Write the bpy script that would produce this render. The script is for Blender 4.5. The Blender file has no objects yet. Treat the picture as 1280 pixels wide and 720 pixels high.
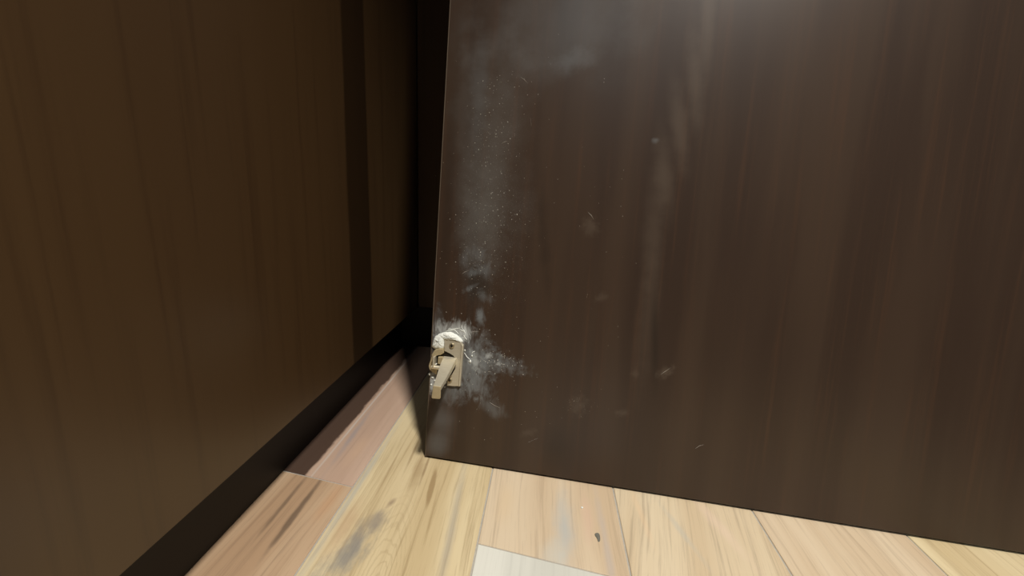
import bpy, bmesh, math, random
from mathutils import Matrix, Vector

scn = bpy.context.scene
COL = scn.collection
R = math.radians

# ------------------------------------------------------------------ camera
CAM_H = 0.37
cam_d = bpy.data.cameras.new('camera')
cam_d.sensor_fit = 'HORIZONTAL'
cam_d.sensor_width = 36.0
cam_d.lens = 545.0 / 1280.0 * 36.0
cam_d.clip_start = 0.01
cam = bpy.data.objects.new('camera', cam_d)
COL.objects.link(cam)
RW = ((0.9951543, 0.0641384, -0.0745266),
      (0.0872285, -0.2260821, 0.9701949),
      (0.0453777, -0.9719944, -0.2305813))
cam.matrix_world = Matrix(((RW[0][0], -RW[0][1], -RW[0][2], 0.0),
                           (RW[1][0], -RW[1][1], -RW[1][2], 0.0),
                           (RW[2][0], -RW[2][1], -RW[2][2], CAM_H),
                           (0, 0, 0, 1)))
scn.camera = cam

# ------------------------------------------------------------------ light
scn.view_settings.view_transform = 'Standard'
scn.view_settings.look = 'None'
scn.view_settings.gamma = 1.0
scn.view_settings.use_curve_mapping = False
scn.view_settings.exposure = 0.0

wld = bpy.data.worlds.new('room_ambient')
scn.world = wld
wld.use_nodes = True
bg = wld.node_tree.nodes['Background']
bg.inputs[0].default_value = (0.80, 0.86, 1.0, 1)
bg.inputs[1].default_value = 0.05


def lamp(name, loc, target, power, size, color, cone=None, blend=0.6):
    if cone:
        d = bpy.data.lights.new(name, 'SPOT')
        d.spot_size = R(cone); d.spot_blend = blend; d.shadow_soft_size = size
    else:
        d = bpy.data.lights.new(name, 'AREA')
        d.shape = 'DISK'; d.size = size
    d.energy = power; d.color = color
    o = bpy.data.objects.new(name, d)
    COL.objects.link(o)
    o.location = loc
    o.rotation_euler = (Vector(target) - Vector(loc)).to_track_quat('-Z', 'Y').to_euler()
    return o


lamp('ceiling_downlight', (0.54, -0.50, 2.25), (0.12, 0.33, 0.0), 275, 0.11, (1.0, 0.94, 0.86), 50, 1.0)
lamp('added_haze_light', (-0.62, -1.9, 2.4), (0.0, 0.5, 0.4), 22, 0.6, (0.86, 0.96, 1.0))  # added, unseen area light that puts a cool reflection on the door


# ------------------------------------------------------------------ helpers
def link(name, mesh, parent=None, mat=None, label=None, cat=None, group=None, kind=None):
    o = bpy.data.objects.new(name, mesh)
    COL.objects.link(o)
    if parent is not None:
        o.parent = parent
    if mat is not None and mesh is not None:
        mesh.materials.append(mat)
    if label: o['label'] = label
    if cat: o['category'] = cat
    if group: o['group'] = group
    if kind: o['kind'] = kind
    return o


def empty(name, loc=(0, 0, 0), rot=(0, 0, 0), **kw):
    o = link(name, None, **kw)
    o.location = loc; o.rotation_euler = rot
    return o


def mesh_of(bm, name='m', smooth=False):
    bmesh.ops.recalc_face_normals(bm, faces=bm.faces[:])
    me = bpy.data.meshes.new(name)
    bm.to_mesh(me); bm.free()
    if smooth:
        for p in me.polygons: p.use_smooth = True
    return me


def add_box(bm, x0, x1, y0, y1, z0, z1):
    vs = [bm.verts.new(p) for p in ((x0, y0, z0), (x1, y0, z0), (x1, y1, z0), (x0, y1, z0),
                                    (x0, y0, z1), (x1, y0, z1), (x1, y1, z1), (x0, y1, z1))]
    for f in ((0, 3, 2, 1), (4, 5, 6, 7), (0, 1, 5, 4), (1, 2, 6, 5), (2, 3, 7, 6), (3, 0, 4, 7)):
        bm.faces.new([vs[i] for i in f])


def box_mesh(x0, x1, y0, y1, z0, z1, bev=0.0, seg=1):
    bm = bmesh.new(); add_box(bm, x0, x1, y0, y1, z0, z1)
    if bev:
        bmesh.ops.bevel(bm, geom=bm.edges[:], offset=bev, segments=seg, affect='EDGES', profile=0.5)
    return mesh_of(bm)


def prism_xz(pts, y0, y1, bev=0.0, seg=2):
    """outline in x,z extruded along y from y0 (back) to y1 (front, smaller y)"""
    bm = bmesh.new()
    a = [bm.verts.new((p[0], y0, p[1])) for p in pts]
    b = [bm.verts.new((p[0], y1, p[1])) for p in pts]
    n = len(pts)
    bm.faces.new(a); front = bm.faces.new(b)
    for i in range(n):
        bm.faces.new((a[i], a[(i + 1) % n], b[(i + 1) % n], b[i]))
    if bev:
        es = [e for e in front.edges]
        bmesh.ops.bevel(bm, geom=es, offset=bev, segments=seg, affect='EDGES', profile=0.5)
    return mesh_of(bm)


def smooth_outline(pts, it=2):
    for _ in range(it):
        q = []
        for i in range(len(pts)):
            a, b = pts[i], pts[(i + 1) % len(pts)]
            q.append((a[0] * .75 + b[0] * .25, a[1] * .75 + b[1] * .25))
            q.append((a[0] * .25 + b[0] * .75, a[1] * .25 + b[1] * .75))
        pts = q
    return pts


# ------------------------------------------------------------------ node helpers
def srgb(r, g, b):
    f = lambda c: (c / 255 / 12.92) if c / 255 <= 0.04045 else ((c / 255 + 0.055) / 1.055) ** 2.4
    return (f(r), f(g), f(b), 1.0)


class G:
    def __init__(self, name, rough=0.5, spec=0.5, metal=0.0, coat=0.0):
        self.m = bpy.data.materials.new(name); self.m.use_nodes = True
        self.nt = self.m.node_tree
        self.b = self.nt.nodes['Principled BSDF']
        self.b.inputs['Roughness'].default_value = rough
        self.b.inputs['Specular IOR Level'].default_value = spec
        self.b.inputs['Metallic'].default_value = metal
        self.b.inputs['Coat Weight'].default_value = coat
        self.b.inputs['Coat Roughness'].default_value = 0.15
        self.co = self.nt.nodes.new('ShaderNodeTexCoord').outputs['Object']

    def lk(self, a, b): self.nt.links.new(a, b)

    def setin(self, sock, v):
        if isinstance(v, bpy.types.NodeSocket): self.lk(v, sock)
        else: sock.default_value = v

    def mapping(self, loc=(0, 0, 0), rot=(0, 0, 0), scale=(1, 1, 1), typ='POINT', vec=None):
        n = self.nt.nodes.new('ShaderNodeMapping'); n.vector_type = typ
        self.lk(vec if vec is not None else self.co, n.inputs[0])
        n.inputs[1].default_value = loc; n.inputs[2].default_value = rot; n.inputs[3].default_value = scale
        return n.outputs[0]

    def noise(self, scale=(1, 1, 1), s=1.0, detail=4, rough=0.55, dist=0.0, loc=(0, 0, 0), vec=None):
        n = self.nt.nodes.new('ShaderNodeTexNoise')
        self.lk(self.mapping(loc=loc, scale=scale, vec=vec), n.inputs['Vector'])
        n.inputs['Scale'].default_value = s; n.inputs['Detail'].default_value = detail
        n.inputs['Roughness'].default_value = rough; n.inputs['Distortion'].default_value = dist
        return n.outputs[0]

    def math(self, op, a, b=0.0, clamp=False):
        n = self.nt.nodes.new('ShaderNodeMath'); n.operation = op; n.use_clamp = clamp
        self.setin(n.inputs[0], a); self.setin(n.inputs[1], b)
        return n.outputs[0]

    def rng(self, v, a, b, c=0.0, d=1.0, smooth=True):
        n = self.nt.nodes.new('ShaderNodeMapRange'); n.clamp = True
        n.interpolation_type = 'SMOOTHSTEP' if smooth else 'LINEAR'
        self.setin(n.inputs[0], v)
        for i, q in enumerate((a, b, c, d)): n.inputs[i + 1].default_value = q
        return n.outputs[0]

    def mix(self, fac, a, b, blend='MIX'):
        n = self.nt.nodes.new('ShaderNodeMix'); n.data_type = 'RGBA'; n.blend_type = blend
        self.setin(n.inputs[0], fac); self.setin(n.inputs[6], a); self.setin(n.inputs[7], b)
        return n.outputs[2]

    def blot(self, cx, cy, rx, ry, rot=0.0, strength=1.0, plane='xz', soft=1.0, nz=None, amp=0.6):
        """soft-edged, ragged elliptical stain"""
        if plane == 'xz':
            v = self.mapping((cx, 0, cy), (0, -rot, 0), (rx, 1e4, ry), 'TEXTURE')
        else:
            v = self.mapping((cx, cy, 0), (0, 0, rot), (rx, ry, 1e4), 'TEXTURE')
        n = self.nt.nodes.new('ShaderNodeVectorMath'); n.operation = 'LENGTH'; self.lk(v, n.inputs[0])
        d = n.outputs['Value']
        if nz is not None:
            d = self.math('ADD', d, self.math('MULTIPLY', self.math('SUBTRACT', nz, 0.5), amp * 2))
        return self.rng(d, 1.0, 1.0 - soft, 0.0, strength)

    def bump(self, h, strength=0.2, dist=0.001):
        n = self.nt.nodes.new('ShaderNodeBump')
        n.inputs['Strength'].default_value = strength; n.inputs['Distance'].default_value = dist
        self.lk(h, n.inputs['Height']); self.lk(n.outputs[0], self.b.inputs['Normal'])

    def out(self, col): self.setin(self.b.inputs['Base Color'], col); return self.m


# ------------------------------------------------------------------ floor
g = G('grout', 0.9, 0.2)
MAT_GROUT = g.out(g.mix(g.noise(s=300, detail=3), srgb(158, 154, 146), srgb(190, 186, 176)))


def tile_mat(name, base, light, dark, seed, grain=1.0, blots=(), slant=0.0, rings=None):
    """printed wood-look porcelain, grain along y"""
    g = G(name, 0.38, 0.4)
    wob = g.noise((1, .25, 1), 9, 2, loc=(seed, seed * 2, 0))
    # slightly slanted, wavy grain coordinates
    v = g.mapping((seed * 3.1, seed, 0), (0, 0, slant), (1, 1, 1))
    add = g.nt.nodes.new('ShaderNodeVectorMath'); add.operation = 'MULTIPLY_ADD'
    cx = g.nt.nodes.new('ShaderNodeCombineXYZ'); g.lk(g.math('SUBTRACT', wob, 0.5), cx.inputs[0])
    g.lk(cx.outputs[0], add.inputs[0]); add.inputs[1].default_value = (.03, .03, .03); g.lk(v, add.inputs[2])
    v = add.outputs[0]
    broad = g.noise((22, 1.6, 1), 1.0, 3, .5, vec=v)
    fine = g.noise((190, 4.0, 1), 1.0, 6, .7, vec=v)
    pores = g.noise((420, 14, 1), 1.0, 3, .6, vec=v)
    c = g.mix(g.rng(broad, .35, .68), base, light)
    c = g.mix(g.math('MULTIPLY', g.rng(fine, .48, .72), .60 * grain), c, dark)
    c = g.mix(g.math('MULTIPLY', g.rng(pores, .56, .72), .28 * grain), c, dark)
    nz = g.noise((1, .35, 1), 55, 5, .65, loc=(seed, 0, 0))
    if rings:
        rx, ry, sx, sy, st = rings
        m = g.mapping((rx, ry, 0), (0, 0, 0.1), (sx, sy, 1e4), 'TEXTURE')
        ln = g.nt.nodes.new('ShaderNodeVectorMath'); ln.operation = 'LENGTH'; g.lk(m, ln.inputs[0])
        d = g.math('ADD', ln.outputs['Value'], g.math('MULTIPLY', nz, .5))
        s = g.math('SINE', g.math('MULTIPLY', d, 30.0))
        msk = g.math('MULTIPLY', g.rng(s, .35, 1.0), g.rng(ln.outputs['Value'], 2.3, .5, 0, st))
        c = g.mix(msk, c, dark)
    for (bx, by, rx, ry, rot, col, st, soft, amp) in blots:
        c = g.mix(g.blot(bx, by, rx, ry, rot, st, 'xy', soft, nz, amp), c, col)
    g.bump(fine, .12, .0006)
    return g.out(c)


BLUE = srgb(118, 124, 130); BLUEL = srgb(176, 182, 182); PINK = srgb(214, 182, 160)
T_A = tile_mat('tile_tan', srgb(180, 150, 120), srgb(202, 176, 146), srgb(128, 104, 84), 1.3, .8,
               [(-.262, .40, .005, .085, .02, srgb(92, 78, 66), .7, .7, .5),
                (-.283, .41, .004, .07, .02, srgb(100, 84, 70), .6, .8, .5),
                (-.235, .42, .012, .05, 0, srgb(200, 152, 112), .4, 1, .4)])
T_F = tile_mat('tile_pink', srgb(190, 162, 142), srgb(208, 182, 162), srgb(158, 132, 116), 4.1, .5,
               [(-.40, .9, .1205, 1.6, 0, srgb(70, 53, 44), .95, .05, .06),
                (-.268, .56, .007, .12, .04, srgb(152, 148, 152), .6, 1, .5),
                (-.278, .7, .0025, .5, 0, srgb(206, 200, 192), .6, .8, .2),
                (-.245, .52, .014, .06, 0, srgb(206, 174, 146), .5, 1, .4)])
T_B = tile_mat('tile_cream_knotted', srgb(202, 182, 142), srgb(222, 206, 168), srgb(150, 126, 90), 7.7, .95,
               [(-.182, .345, .020, .055, -.35, BLUE, .6, 1, 1.2), (-.176, .375, .022, .05, -.2, srgb(140, 136, 130), .5, 1, 1.3),
                (-.172, .395, .020, .030, -.2, srgb(140, 130, 120), .5, 1, 1.0),
                (-.163, .428, .005, .012, -.3, srgb(128, 104, 92), .6, 1, .6),
                (-.124, .460, .0045, .045, .10, srgb(160, 136, 98), .85, .5, .35),
                (-.150, .490, .010, .060, .08, srgb(156, 130, 94), .55, 1, .6),
                (-.085, .40, .008, .20, .06, srgb(170, 166, 156), .5, 1, .5),
                (-.213, .45, .006, .22, 0, srgb(176, 178, 172), .6, 1, .4),
                (-.200, .385, .016, .06, 0, srgb(192, 162, 128), .6, 1, .5),
                (-.168, .53, .003, .07, .03, srgb(136, 108, 74), .6, 1, .5), (-.142, .50, .0025, .06, .05, srgb(130, 102, 70), .6, 1, .5),
                (-.186, .47, .003, .08, .02, srgb(150, 124, 88), .5, 1, .5), (-.112, .42, .0025, .07, .08, srgb(160, 136, 98), .5, 1, .5)],
               rings=(-.140, .315, .018, .075, .2))
T_C = tile_mat('tile_pale_blue_streak', srgb(202, 180, 150), srgb(216, 198, 170), srgb(160, 140, 116), 11.2, .9,
               [(.040, .420, .017, .085, 0, BLUEL, .7, 1, .5),
                (.028, .375, .022, .035, 0, srgb(200, 200, 190), .6, 1, .5),
                (.083, .40, .007, .12, .03, srgb(186, 178, 174), .5, 1, .5),
                (.066, .44, .010, .06, 0, PINK, .45, 1, .5),
                (-.030, .45, .016, .06, 0, srgb(216, 192, 156), .5, 1, .4)])
T_D = tile_mat('tile_cream_slanted_grain', srgb(206, 186, 154), srgb(218, 202, 172), srgb(158, 142, 120), 15.9, 1.0,
               [(.170, .43, .006, .07, .3, srgb(190, 186, 172), .5, 1, .5),
                (.130, .45, .006, .07, .1, srgb(228, 198, 160), .4, 1, .5),
                (.215, .45, .012, .08, .3, srgb(224, 200, 178), .5, 1, .5)], slant=.22)
T_E = tile_mat('tile_whitish', srgb(206, 206, 196), srgb(222, 222, 212), srgb(178, 178, 170), 19.4, .6)
T_X = tile_mat('tile_honey', srgb(198, 174, 138), srgb(214, 194, 158), srgb(150, 124, 92), 23.3, .8)

FX0, FX1, FY0, FY1 = -0.90, 1.60, -1.30, 1.40
floor = link('floor', box_mesh(FX0, FX1, FY0, FY1, -0.06, -0.0012), mat=MAT_GROUT, kind='structure',
             label='wood-look porcelain plank tile floor in cream and tan')
COLS = [-.7155, -.55, -.3845, -.219, -.0535, .103, .267, .431, .595, .759, .923, 1.087, 1.251]
SK = -0.165     # the cut ends run slightly askew to the long joints
ENDS = {0: (-.60, .30), 1: (-.15, .75), 2: (-.452, .448), 3: (.22 - .9, .22), 4: (.357 - .9, .357), 5: (-.10, .80),
        6: (-.70, .20), 7: (-.35, .55), 8: (-.9, .0), 9: (-.6, .3), 10: (-.2, .7), 11: (-.5, .4)}
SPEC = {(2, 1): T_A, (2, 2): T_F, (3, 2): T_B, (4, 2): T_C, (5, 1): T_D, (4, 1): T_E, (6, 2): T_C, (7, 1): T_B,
        (7, 2): T_D, (6, 1): T_X, (1, 1): T_X, (3, 1): T_D}
CYC = [T_X, T_C, T_D, T_B, T_A, T_E]
GAP = 0.0009
for ci in range(len(COLS) - 1):
    xa, xb = COLS[ci] + GAP, COLS[ci + 1] - GAP
    e0, e1 = ENDS[ci]
    cuts = [FY0, e0, e1, FY1]
    xr = COLS[ci + 1]
    for k in range(3):
        def yy(c, x, edge):
            return c if c in (FY0, FY1) else c + SK * (x - xr) + edge
        lo, hi = cuts[k], cuts[k + 1]
        if hi - lo < .02: continue
        bm = bmesh.new()
        P = [(xa, yy(lo, xa, GAP)), (xb, yy(lo, xb, GAP)), (xb, yy(hi, xb, -GAP)), (xa, yy(hi, xa, -GAP))]
        bot = [bm.verts.new((x, y, -.0075)) for x, y in P]
        top = [bm.verts.new((x, y, 0)) for x, y in P]
        tf = bm.faces.new(top); bm.faces.new(bot[::-1])
        for i in range(4): bm.faces.new((bot[i], bot[(i + 1) % 4], top[(i + 1) % 4], top[i]))
        bmesh.ops.bevel(bm, geom=list(tf.edges), offset=.0006, segments=1, affect='EDGES')
        m = SPEC.get((ci, k), CYC[(ci * 2 + k) % len(CYC)])
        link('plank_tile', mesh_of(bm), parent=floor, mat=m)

# ------------------------------------------------------------------ room walls
g = G('wall_paint', .8, .2)
MAT_WALL = g.out(g.mix(g.noise(s=40), srgb(190, 184, 170), srgb(200, 194, 182)))
link('wall_back', box_mesh(-.90, 1.60, 1.40, 1.50, -.06, 2.6), mat=MAT_WALL, kind='structure')
link('wall_left', box_mesh(-1.0, -.90, -1.30, 1.50, -.06, 2.6), mat=MAT_WALL, kind='structure')

# ------------------------------------------------------------------ laminate
def laminate(name, base, dark, red, plane, seed, blots=(), rough=.34, dust=None):
    g = G(name, rough, .45)
    # vertical grain: stretch along z
    broad = g.noise((16, 16, 1.3), 1.0, 3, .5, .4, loc=(seed, seed, 0))
    fine = g.noise((110, 110, 3.0), 1.0, 4, .6, loc=(seed, 0, seed))
    c = g.mix(g.rng(broad, .35, .65), base, dark)
    c = g.mix(g.math('MULTIPLY', g.rng(fine, .5, .72), .35), c, red)
    for (bx, by, rx, ry, rot, col, st, soft, amp) in blots:
        nz = g.noise((1, 1, 1), 28, 4, .6, loc=(seed, 0, 0))
        c = g.mix(g.blot(bx, by, rx, ry, rot, st, plane, soft, nz, amp), c, col)
    if dust: c = dust(g, c)  # surface marks: dust, rubs and the painted reflection haze
    return g.out(c)


g = G('cabinet_laminate', .36, .45)
broad = g.noise((5, 5, .35), 1.0, 3, .5, .3, loc=(2, .3, 1))
fine = g.noise((90, 90, 2.5), 1.0, 4, .6)
c = g.mix(g.rng(broad, .38, .62), srgb(80, 60, 37), srgb(70, 51, 31))
c = g.mix(g.math('MULTIPLY', g.rng(fine, .5, .72), .3), c, srgb(46, 30, 18))
# the broad dark band near the corner of the side panel (y,z in metres)
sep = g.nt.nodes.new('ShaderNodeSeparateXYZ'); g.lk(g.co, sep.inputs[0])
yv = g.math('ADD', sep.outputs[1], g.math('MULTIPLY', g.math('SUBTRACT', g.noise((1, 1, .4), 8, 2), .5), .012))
band = g.math('MULTIPLY', g.rng(yv, .592, .600), g.rng(yv, .672, .664))
c = g.mix(g.math('MULTIPLY', band, .8), c, srgb(36, 24, 13))
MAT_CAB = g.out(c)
g = G('plinth_black', .55, .3)
MAT_PLINTH = g.out(g.mix(g.noise(s=30), srgb(20, 18, 16), srgb(30, 27, 24)))
g = G('carcass_board', .5, .3)
MAT_CARC = g.out(g.mix(g.noise((80, 80, 3), 1), srgb(60, 44, 32), srgb(74, 56, 40)))

PX, PZ, PY = -0.280, 0.094, 0.918
cab = empty('tall_cabinet', (-.55, 0, 0), label='tall brown wood-grain cabinet with recessed black plinth along the floor joints', cat='cabinet')
def local(x0, x1, y0, y1, z0, z1, root, bev=.0008):
    l = root.location
    return box_mesh(x0 - l.x, x1 - l.x, y0 - l.y, y1 - l.y, z0 - l.z, z1 - l.z, bev)
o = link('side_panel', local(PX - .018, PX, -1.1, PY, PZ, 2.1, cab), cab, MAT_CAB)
link('plinth', local(PX - .054, PX - .038, -1.08, PY, 0.0, PZ, cab), cab, MAT_PLINTH, label='black recessed toe-kick board')
link('carcass', local(-.86, PX - .018, -1.1, PY, PZ, 2.1, cab), cab, MAT_CARC)

cab2 = empty('corner_cabinet', (.3, 1.1, 0), label='dark cabinet front closing the shadowed corner behind the loose door', cat='cabinet')
link('front_panel', local(-.279, 1.45, PY + .002, PY + .020, PZ, 2.1, cab2), cab2, MAT_CAB)
link('plinth', local(-.334, 1.45, PY + .001, PY + .040, 0.0, PZ, cab2), cab2, MAT_PLINTH)
link('carcass', local(-.27, 1.45, PY + .020, 1.38, PZ, 2.1, cab2), cab2, MAT_CARC)

# ------------------------------------------------------------------ the loose door
AX, AY = -0.14865, 0.5171
LEAN = R(8.0); YAW = R(-5.9)
DW, DH, DT = 0.74, 1.10, 0.018
door = empty('cabinet_door', (AX, AY, DT * math.sin(LEAN)), (-LEAN, 0, YAW),
             label='detached dark brown laminate door with broken hinge and white filler dust', cat='cabinet door')


def door_marks(g, c):
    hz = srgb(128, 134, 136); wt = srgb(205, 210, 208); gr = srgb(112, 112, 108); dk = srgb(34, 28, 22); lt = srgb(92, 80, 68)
    big = g.noise((1, 1, 1), 14, 5, .6)
    med = g.noise((1, 1, 1), 45, 5, .65, loc=(3, 0, 1))
    sml = g.noise((1, 1, 1), 140, 4, .65, loc=(7, 0, 2))
    wis = g.noise((1, 1, .45), 95, 5, .7, 1.2, loc=(1, 0, 5))
    L = []
    # faint dusty film, a painted reflection haze, hand marks and rub streaks (u, v, ru, rv, rot, colour, strength, soft, noise, amp)
    L += [(.066, .40, .052, .17, .03, gr, .26, 1, big, .8),
          (.056, .32, .034, .10, 0, gr, .18, 1, med, .9),
          (.135, .565, .11, .08, 0, hz, .13, 1, big, .9),  # bluish reflection on the upper door, painted into the colour
          (.160, .52, .030, .016, .3, hz, .16, 1, med, 1.0),
          (.046, .48, .014, .07, 0, hz, .12, 1, med, .8),
          (.306, .56, .010, .075, .06, lt, .42, 1, med, .35), (.299, .50, .011, .07, .14, lt, .42, 1, med, .35),
          (.287, .445, .012, .065, .2, lt, .40, 1, med, .35), (.276, .39, .013, .06, .15, lt, .40, 1, med, .35),
          (.270, .32, .015, .09, .05, lt, .28, 1, med, .4), (.273, .22, .016, .11, 0, lt, .20, 1, med, .4),
          (.140, .31, .009, .09, .15, dk, .35, 1, med, .6),
          (.285, .19, .006, .07, .1, dk, .5, 1, med, .4),
          (.012, .30, .012, .3, 0, dk, .25, 1, big, .4),
          (.060, .245, .020, .030, 0, dk, .55, 1, med, .8),
          (.175, .04, .03, .03, 0, dk, .40, 1, big, .6)]
    # smudges above the hinge
    L += [(.052, .257, .014, .006, .3, hz, .30, 1, wis, 1.1), (.068, .262, .010, .014, .8, hz, .25, 1, wis, 1.1),
          (.050, .237, .014, .004, .6, hz, .32, 1, wis, 1.0), (.058, .280, .016, .012, -.4, hz, .22, 1, wis, 1.1),
          (.068, .228, .014, .007, -.6, hz, .25, 1, wis, 1.1), (.040, .275, .008, .012, 0, hz, .22, 1, wis, 1.0),
          (.065, .200, .007, .014, 0, hz, .6, 1, wis, 1.0)]
    # chalky filler dust round the hinge
    L += [(.055, .137, .030, .045, 0, hz, .55, 1, wis, 1.0), (.076, .142, .028, .026, 0, hz, .42, 1, sml, 1.0),
          (.105, .142, .030, .012, -.2, hz, .36, 1, sml, 1.2), (.066, .108, .026, .020, -.5, hz, .38, 1, wis, 1.0),
          (.088, .082, .024, .012, -.5, hz, .30, 1, wis, .9), (.030, .095, .030, .020, 0, hz, .40, 1, wis, 1.0),
          (.008, .150, .012, .05, 0, hz, .55, 1, wis, .9), (.004, .105, .010, .020, 0, wt, .50, 1, sml, 1.2),
          (.028, .178, .030, .014, .1, wt, .55, 1, wis, 1.2), (.045, .176, .010, .012, 0, wt, .70, 1, wis, 1.1),
          (.062, .141, .008, .016, .4, wt, .35, 1, sml, 1.2), (.080, .150, .006, .004, .6, wt, .45, 1, sml, .9),
          (.093, .141, .006, .003, 0, wt, .40, 1, sml, .9),
          (.022, .055, .022, .03, 0, hz, .24, 1, big, .6), (.016, .020, .02, .02, 0, hz, .25, 1, big, .6)]
    # small rubs low down on the right
    L += [(.301, .156, .012, .007, .7, lt, .55, 1, sml, .9), (.265, .15, .006, .008, .2, lt, .3, 1, sml, .9),
          (.200, .10, .014, .016, 0, lt, .30, 1, sml, 1.0), (.255, .098, .010, .006, .3, lt, .3, 1, sml, 1.0),
          (.140, .055, .014, .005, .4, lt, .3, 1, sml, .9), (.217, .24, .01, .006, .5, lt, .3, 1, sml, .9),
          (.196, .325, .012, .014, .5, lt, .35, 1, sml, 1.0), (.262, .43, .005, .004, .3, hz, .25, 1, sml, .8)]
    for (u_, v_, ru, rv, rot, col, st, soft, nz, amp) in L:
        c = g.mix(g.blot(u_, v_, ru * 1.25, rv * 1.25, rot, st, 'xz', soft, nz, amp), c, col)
    # very fine powder
    pw = g.noise((1, 1, 1), 900, 2, .5)
    m = g.math('MULTIPLY', g.rng(pw, .60, .78), g.blot(.075, .33, .075, .26, 0, .30, 'xz', 1, big, .5))
    return g.mix(m, c, wt)


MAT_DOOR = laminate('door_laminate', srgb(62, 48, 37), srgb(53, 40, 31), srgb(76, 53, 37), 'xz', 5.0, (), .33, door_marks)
g = G('door_edge_band', .4, .4)
MAT_EDGE = g.out(g.mix(g.noise((60, 60, 3), 1), srgb(104, 92, 78), srgb(76, 62, 48)))  # edge strips paler than the door face
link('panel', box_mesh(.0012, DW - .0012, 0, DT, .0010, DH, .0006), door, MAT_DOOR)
link('edge_band', box_mesh(0, .0012, .0002, DT - .0002, .0, DH, .0004), door, MAT_EDGE, label='pale edge strip')
link('edge_band', box_mesh(DW - .0012, DW, .0002, DT - .0002, .0, DH, .0004), door, MAT_EDGE)

# ---- hinge (x = u, z = v, -y = towards the room)
g = G('nickel_steel', .34, .5, .55)
MAT_STEEL = g.out(g.mix(g.noise((40, 200, 200), 3, 3), srgb(208, 199, 174), srgb(230, 223, 202)))
g = G('nickel_steel_dull', .5, .5, .4)
MAT_STEEL2 = g.out(g.mix(g.noise(s=200), srgb(176, 160, 124), srgb(196, 182, 148)))
g = G('cup_dark', .5, .4, .3)
MAT_CUP = g.out(g.mix(g.noise(s=300), srgb(30, 26, 20), srgb(52, 46, 36)))
g = G('screw_steel', .35, .5, .7)
MAT_SCREW = g.out(g.mix(g.noise(s=400), srgb(150, 138, 110), srgb(190, 178, 150)))
g = G('slot_black', .8, .2)
MAT_SLOT = g.out(g.mix(g.noise(s=400), srgb(14, 12, 10), srgb(24, 20, 16)))

mm = lambda L: [(a / 1000, b / 1000) for a, b in L]
plate = mm([(19.2, 165.9), (26, 167), (36, 166.6), (42.5, 165), (45, 161), (44.6, 152), (43.9, 140), (43.6, 120), (43.3, 105.6),
            (34, 104.6), (26.6, 104.1), (26.2, 113.4), (30, 118), (34.2, 121.5), (37.4, 128), (38.3, 135), (37.2, 142),
            (33.5, 146.6), (27.5, 149.4), (19.8, 150.6)])
hinge = link('hinge', prism_xz(plate, .0, -.0032, .0009), door, MAT_STEEL, label='nickel concealed hinge with bent arm')
# rolled rim on the spine
rim = mm([(43.2, 163), (46, 161), (45.6, 140), (45, 106), (43, 105.4), (43.4, 130)])
link('rim', prism_xz(rim, 0, -.0048, .0008), hinge, MAT_STEEL)
# cup: dark well with a wall
bm = bmesh.new()
ring = []
NC = 36
for r_, y_ in ((.0172, -.0012), (.0162, -.0030), (.0152, -.0012)):
    ring.append([bm.verts.new((.0225 + r_ * math.cos(2 * math.pi * i / NC), y_, .1330 + r_ * math.sin(2 * math.pi * i / NC))) for i in range(NC)])
for a, b in ((0, 1), (1, 2)):
    for i in range(NC): bm.faces.new((ring[a][i], ring[a][(i + 1) % NC], ring[b][(i + 1) % NC], ring[b][i]))
bm.faces.new(ring[2])
link('cup', mesh_of(bm), hinge, MAT_CUP, label='dark round hinge cup')
# left lobe of the flange, bent up
lobe = mm([(3.2, 143.6), (7.3, 151.0), (13, 153.4), (19.4, 153.6), (19.9, 148.0), (15.4, 144.6), (9.5, 144.2), (4.4, 140.5)])
link('flange_lobe', prism_xz(lobe, -.0005, -.0052, .0010), hinge, MAT_STEEL2)
lobe2 = mm([(-.2, 128.4), (3.3, 141.6), (5.6, 141.2), (5.2, 131.0), (12.4, 126.6), (11.0, 117.6), (6.5, 121.2), (1.3, 123.2)])
link('flange_lobe', prism_xz(lobe2, -.0005, -.0046, .0010), hinge, MAT_STEEL2)
# pivot links inside the cup
link('pivot_link', box_mesh(.0072, .0098, -.011, -.001, .1285, .1432, .0006), hinge, MAT_STEEL)
link('pivot_link', box_mesh(.0132, .0200, -.007, -.001, .1330, .1428, .0006), hinge, MAT_STEEL2)
bm = bmesh.new()
bmesh.ops.create_cone(bm, cap_ends=True, segments=16, radius1=.0028, radius2=.0028, depth=.016,
                      matrix=Matrix.Translation((.0140, -.0075, .1285)) @ Matrix.Rotation(R(90), 4, 'Y'))
link('pivot_pin', mesh_of(bm), hinge, MAT_STEEL)

# the arm: a tapered channel standing out of the cup and drooping
def arm_section(w, uc, wid, zt, hgt, th=.0014):
    """inverted-U channel section, open underneath"""
    a, b = uc - wid / 2, uc + wid / 2
    z0 = zt - hgt
    return [(a, w, z0), (a, w, zt), (b, w, zt), (b, w, z0), (b - th, w, z0), (b - th, w, zt - th), (a + th, w, zt - th), (a + th, w, z0)]


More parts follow.
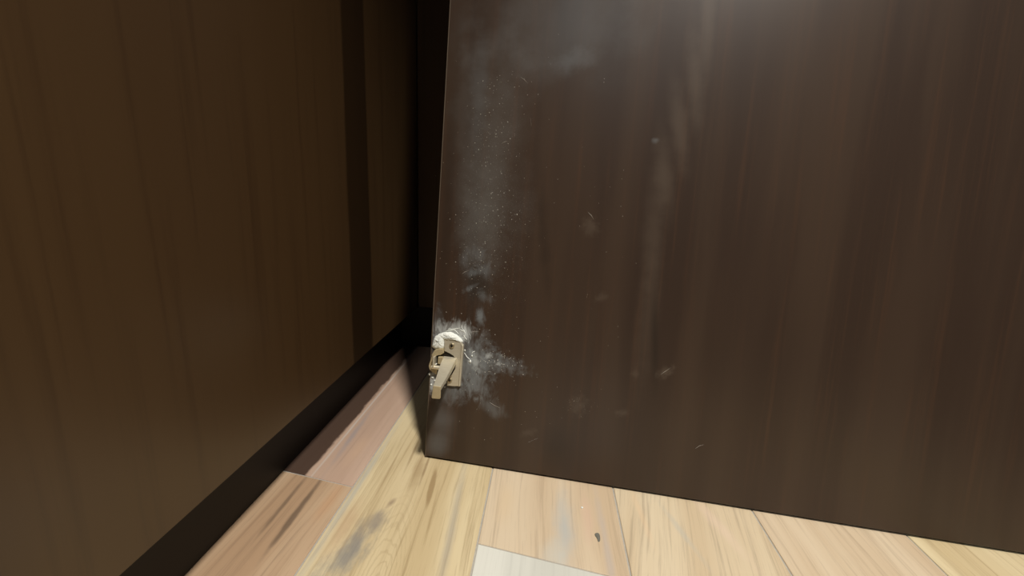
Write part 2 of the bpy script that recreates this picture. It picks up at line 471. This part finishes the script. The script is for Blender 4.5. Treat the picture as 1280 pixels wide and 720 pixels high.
bm = bmesh.new()
secs = [(-.002, .0288, .0180, .1435, .0080), (-.010, .0288, .0176, .1402, .0080), (-.022, .0292, .0160, .1345, .0075),
        (-.036, .0300, .0134, .1280, .0065), (-.050, .0308, .0106, .1222, .0055), (-.055, .0310, .0100, .1203, .0050)]
rows = []
for s in secs: rows.append([bm.verts.new(p) for p in arm_section(*s)])
for i in range(len(rows) - 1):
    for k in range(8):
        bm.faces.new((rows[i][k], rows[i][(k + 1) % 8], rows[i + 1][(k + 1) % 8], rows[i + 1][k]))
bm.faces.new(rows[0]); bm.faces.new(rows[-1])
bmesh.ops.recalc_face_normals(bm, faces=bm.faces[:])
es = [e for e in bm.edges if len(e.link_faces) == 2 and abs(e.calc_face_angle(0)) > .9 ]
bmesh.ops.bevel(bm, geom=es, offset=.0003, segments=1, affect='EDGES')
arm = link('arm', mesh_of(bm), hinge, MAT_STEEL, label='tapered steel hinge arm hanging loose')
# closed nose plate of the arm
nose = mm([(26.2, 120.2), (35.8, 120.3), (36.2, 106.4), (35.2, 105.0), (26.0, 104.4), (25.0, 105.6)])
link('arm_end', prism_xz(nose, -.0548, -.0562, .0006), hinge, MAT_STEEL2)


def screw(u_, v_, r_):
    bm = bmesh.new()
    n = 20
    prof = [(r_, -.0030), (r_ * .96, -.0044), (r_ * .8, -.0050), (r_ * .5, -.0052)]
    rings = [[bm.verts.new((u_ + q * math.cos(2 * math.pi * i / n), y, v_ + q * math.sin(2 * math.pi * i / n))) for i in range(n)] for q, y in prof]
    for a in range(3):
        for i in range(n): bm.faces.new((rings[a][i], rings[a][(i + 1) % n], rings[a + 1][(i + 1) % n], rings[a + 1][i]))
    bm.faces.new(rings[-1])
    s = link('screw', mesh_of(bm, smooth=False), hinge, MAT_SCREW)
    bm = bmesh.new()
    add_box(bm, u_ - r_ * .6, u_ + r_ * .6, -.00535, -.0048, v_ - r_ * .17, v_ + r_ * .17)
    add_box(bm, u_ - r_ * .17, u_ + r_ * .17, -.00535, -.0048, v_ - r_ * .6, v_ + r_ * .6)
    link('screw_slot', mesh_of(bm), hinge, MAT_SLOT)


screw(.0304, .1591, .0036)
screw(.0306, .1122, .0030)

# ---- white filler
g = G('white_filler', .85, .25)
g.bump(g.noise(s=260, detail=5), .5, .0012)
MAT_FILL = g.out(g.mix(g.noise(s=120), srgb(224, 228, 220), srgb(240, 243, 238)))


def lump(outline, thick, seed, it=2, rings=5, rough=.0008):
    rnd = random.Random(seed)
    pts = smooth_outline(mm(outline), it)
    cx = sum(p[0] for p in pts) / len(pts); cz = sum(p[1] for p in pts) / len(pts)
    bm = bmesh.new(); rows = []
    for k in range(rings + 1):
        t = k / rings
        s = math.cos(t * math.pi / 2 * .93)
        y = -thick * math.sin(t * math.pi / 2)
        rows.append([bm.verts.new((cx + (p[0] - cx) * s + rnd.uniform(-1, 1) * rough * .6, y + (rnd.uniform(-1, 1) * rough if k else .0004),
                                   cz + (p[1] - cz) * s + rnd.uniform(-1, 1) * rough * .6)) for p in pts])
    n = len(pts)
    for k in range(rings):
        for i in range(n): bm.faces.new((rows[k][i], rows[k][(i + 1) % n], rows[k + 1][(i + 1) % n], rows[k + 1][i]))
    bm.faces.new(rows[-1])
    return mesh_of(bm, smooth=True)


link('filler', lump([(1.4, 152), (2.4, 160), (4.5, 167), (10, 172), (19, 175.4), (21, 168), (19.4, 160), (19.2, 152.6), (11, 151)], .0046, 4),
     door, MAT_FILL, label='dried white filler packed round the hinge')
link('filler', lump([(9, 168), (12, 173), (20, 176.2), (29, 176), (38, 172.4), (45.5, 164.6), (40, 165), (32, 166), (22, 165.4)], .0050, 9), door, MAT_FILL)
for i, (u_, v_, a, b, t) in enumerate(((.5, 115.6, 1.6, 2.2, .0012), (5.2, 111.8, 2.0, 1.4, .0014), (3.5, 101.6, 1.3, 1.8, .001), (8.8, 107.8, 1.8, 1.5, .0012),
                                       (22.4, 107.3, 2.6, 2.0, .003), (55.8, 139.9, 1.7, 2.4, .0014), (57.5, 147.6, 1.0, 1.3, .001), (47.6, 154, .8, 1.6, .001),
                                       (22.5, 101.0, 1.5, 1.0, .001), (9.6, 131.5, 1.8, 1.2, .006))):
    rnd = random.Random(50 + i)
    o = [(u_ + a * math.cos(k * .785) * rnd.uniform(.6, 1.2), v_ + b * math.sin(k * .785) * rnd.uniform(.6, 1.2)) for k in range(8)]
    link('filler_crumb', lump(o, t, i, 1, 3, .0002), door, MAT_FILL)

# smeared strands of filler and short scratches, thin raised ribbons on the face
def ribbon(bm, pts, w, t):
    pts = [Vector((p[0] / 1000, 0, p[1] / 1000)) for p in pts]
    prev = None
    for i, p in enumerate(pts):
        d = (pts[min(i + 1, len(pts) - 1)] - pts[max(i - 1, 0)]).normalized()
        nrm = Vector((-d.z, 0, d.x))
        ww = w * (0.25 if i in (0, len(pts) - 1) else 1.0)
        row = [bm.verts.new(p - nrm * ww + Vector((0, .0002, 0))), bm.verts.new(p + Vector((0, -t, 0))), bm.verts.new(p + nrm * ww + Vector((0, .0002, 0)))]
        if prev:
            for k in range(2): bm.faces.new((prev[k], prev[k + 1], row[k + 1], row[k]))
        prev = row


rnd = random.Random(3)
def wiggle(a, b, n=4, j=.6):
    return [(a[0] + (b[0] - a[0]) * k / n + rnd.uniform(-j, j), a[1] + (b[1] - a[1]) * k / n + rnd.uniform(-j, j)) for k in range(n + 1)]
bm = bmesh.new()
for a, b in (((18, 175.6), (41, 183.3)), ((41, 183.3), (47, 175.4)), ((47, 175.4), (43, 169.6)), ((29, 180), (38, 175)), ((40.5, 187), (42, 182)),
             ((44, 173), (49, 168)), ((38, 181), (46, 179)), ((22, 179), (33, 182)), ((46, 150), (55.7, 142)), ((57, 150), (61, 155))):
    ribbon(bm, wiggle(a, b), .00055, .0006)
link('filler_strands', mesh_of(bm), door, MAT_FILL, kind='stuff')

g = G('scratch_pale', .8, .2)
MAT_SCR = g.out(g.mix(g.noise(s=300), srgb(150, 142, 130), srgb(180, 174, 164)))
for s in ([(95.6, 500.7), (100.7, 497.9), (106.1, 493.2)], [(99.7, 334.9), (103.8, 334.1)], [(191.7, 342.1), (195.8, 338.5), (199.1, 333.9)],
          [(345, 65.6), (349, 69.6), (353.6, 72)], [(78.1, 420.8), (83, 423.4), (88.2, 423.1)], [(53.4, 178.2), (59, 180.4), (65.1, 180.6)],
          [(85.4, 88.3), (92, 85), (99.9, 82.7)], [(296, 152.6), (301, 157), (306.3, 161.9)], [(199.3, 104), (201.8, 110.6)], [(36.6, 253.8), (41, 257), (46, 259.8)],
          [(112.1, 452.5), (113.8, 443)], [(140.2, 41.8), (152.3, 49.2)]):
    bm = bmesh.new(); ribbon(bm, s, .00042, .00022)
    link('scratch', mesh_of(bm), door, MAT_SCR)

# dust specks
rnd = random.Random(21)
bm = bmesh.new()
def speck(u_, v_, r_):
    x, z = u_ / 1000, v_ / 1000; r_ /= 1000
    a = rnd.uniform(0, 6.28); e = rnd.uniform(.6, 1.5)
    base = [bm.verts.new((x + r_ * e * math.cos(a + k * 1.571) if k % 2 == 0 else x + r_ / e * math.cos(a + k * 1.571), .0001,
                          z + (r_ * e if k % 2 == 0 else r_ / e) * math.sin(a + k * 1.571))) for k in range(4)]
    t = bm.verts.new((x, -r_ * .7, z))
    for k in range(4): bm.faces.new((base[k], base[(k + 1) % 4], t))
for _ in range(260): speck(rnd.gauss(66, 24), rnd.uniform(225, 505), rnd.choice((.3, .35, .4, .4, .5, .65)))
for _ in range(160): speck(rnd.gauss(60, 18), rnd.uniform(250, 480), rnd.choice((.2, .25, .3)))
for _ in range(60): speck(abs(rnd.gauss(0, 90)) + 4, rnd.uniform(30, 560), rnd.choice((.3, .35, .4, .5)))
for _ in range(70): speck(rnd.gauss(96, 13), rnd.gauss(143, 9), rnd.choice((.35, .4, .45, .55, .7)))
for _ in range(45): speck(rnd.gauss(55, 20), rnd.gauss(140, 32), rnd.choice((.25, .35, .5, .6)))
for _ in range(40): speck(rnd.uniform(100, 260), rnd.uniform(40, 420), rnd.choice((.3, .35, .45)))
for _ in range(25): speck(rnd.gauss(200, 12), rnd.gauss(102, 8), .25)
for u_, v_, r_ in ((197, 499, .5), (196.8, 495, .5), (229, 394, .5), (104, 334.5, .9), (127, 131, .7), (124, 142, .7), (70, 360, .6), (60, 284, .9), (58, 287, .7)):
    speck(u_, v_, r_)
g = G('dust_white', .9, .2)
MAT_DUST = g.out(g.mix(g.noise(s=200), srgb(190, 188, 176), srgb(224, 222, 212)))
link('dust', mesh_of(bm), door, MAT_DUST, kind='stuff')

# ------------------------------------------------------------------ open carcass that the door leans on
car = empty('open_cabinet', (AX, AY, 0), (0, 0, YAW), label='low open cabinet carcass that the loose door leans against', cat='cabinet')
cx0, cx1, cy0, cy1, cz = .10, .72, .1198, .375, .72
link('side_panel', box_mesh(cx0, cx0 + .018, cy0, cy1, 0, cz, .0006), car, MAT_CARC)
link('side_panel', box_mesh(cx1 - .018, cx1, cy0, cy1, 0, cz, .0006), car, MAT_CARC)
link('bottom_panel', box_mesh(cx0 + .018, cx1 - .018, cy0, cy1, .08, .098, .0006), car, MAT_CARC)
link('top_panel', box_mesh(cx0 + .018, cx1 - .018, cy0, cy1, cz - .018, cz, .0006), car, MAT_CARC)
link('shelf', box_mesh(cx0 + .018, cx1 - .018, cy0 + .03, cy1, .38, .398, .0006), car, MAT_CARC)
link('back_panel', box_mesh(cx0 + .018, cx1 - .018, cy1 - .006, cy1, .098, cz - .018), car, MAT_CARC)
link('plinth', box_mesh(cx0 + .018, cx1 - .018, cy0 + .04, cy0 + .056, 0, .08), car, MAT_PLINTH)

# ------------------------------------------------------------------ crumbs on the floor
g = G('debris_grey', .8, .2)
MAT_DEB = g.out(g.mix(g.noise(s=400), srgb(92, 92, 84), srgb(126, 124, 114)))
bm = bmesh.new()
pts = smooth_outline([(-.0022, .0052), (.0020, .0060), (.0030, .0010), (.0022, -.0060), (-.0002, -.0075), (-.0010, -.0020), (-.0032, .0015)], 1)
a = [bm.verts.new((x, y, 0)) for x, y in pts]; b = [bm.verts.new((x * .8, y * .85, .0008)) for x, y in pts]
bm.faces.new(b); bm.faces.new(a[::-1])
for i in range(len(pts)): bm.faces.new((a[i], a[(i + 1) % len(pts)], b[(i + 1) % len(pts)], b[i]))
o = link('flake', mesh_of(bm), mat=MAT_DEB, label='small grey flake of debris on the pale tile before the door', cat='debris')
o.location = (.075, .409, .0)
bm = bmesh.new()
bmesh.ops.create_icosphere(bm, subdivisions=1, radius=.0016)
for v in bm.verts: v.co.z = max(v.co.z * .7, -.0006); v.co.x *= 1 + .3 * math.sin(v.co.y * 3000)
for v in bm.verts: v.co.z += .0006
o = link('crumb', mesh_of(bm), mat=MAT_FILL, label='tiny white filler crumb on the floor below the door', cat='crumb')
o.location = (.061, .451, 0)
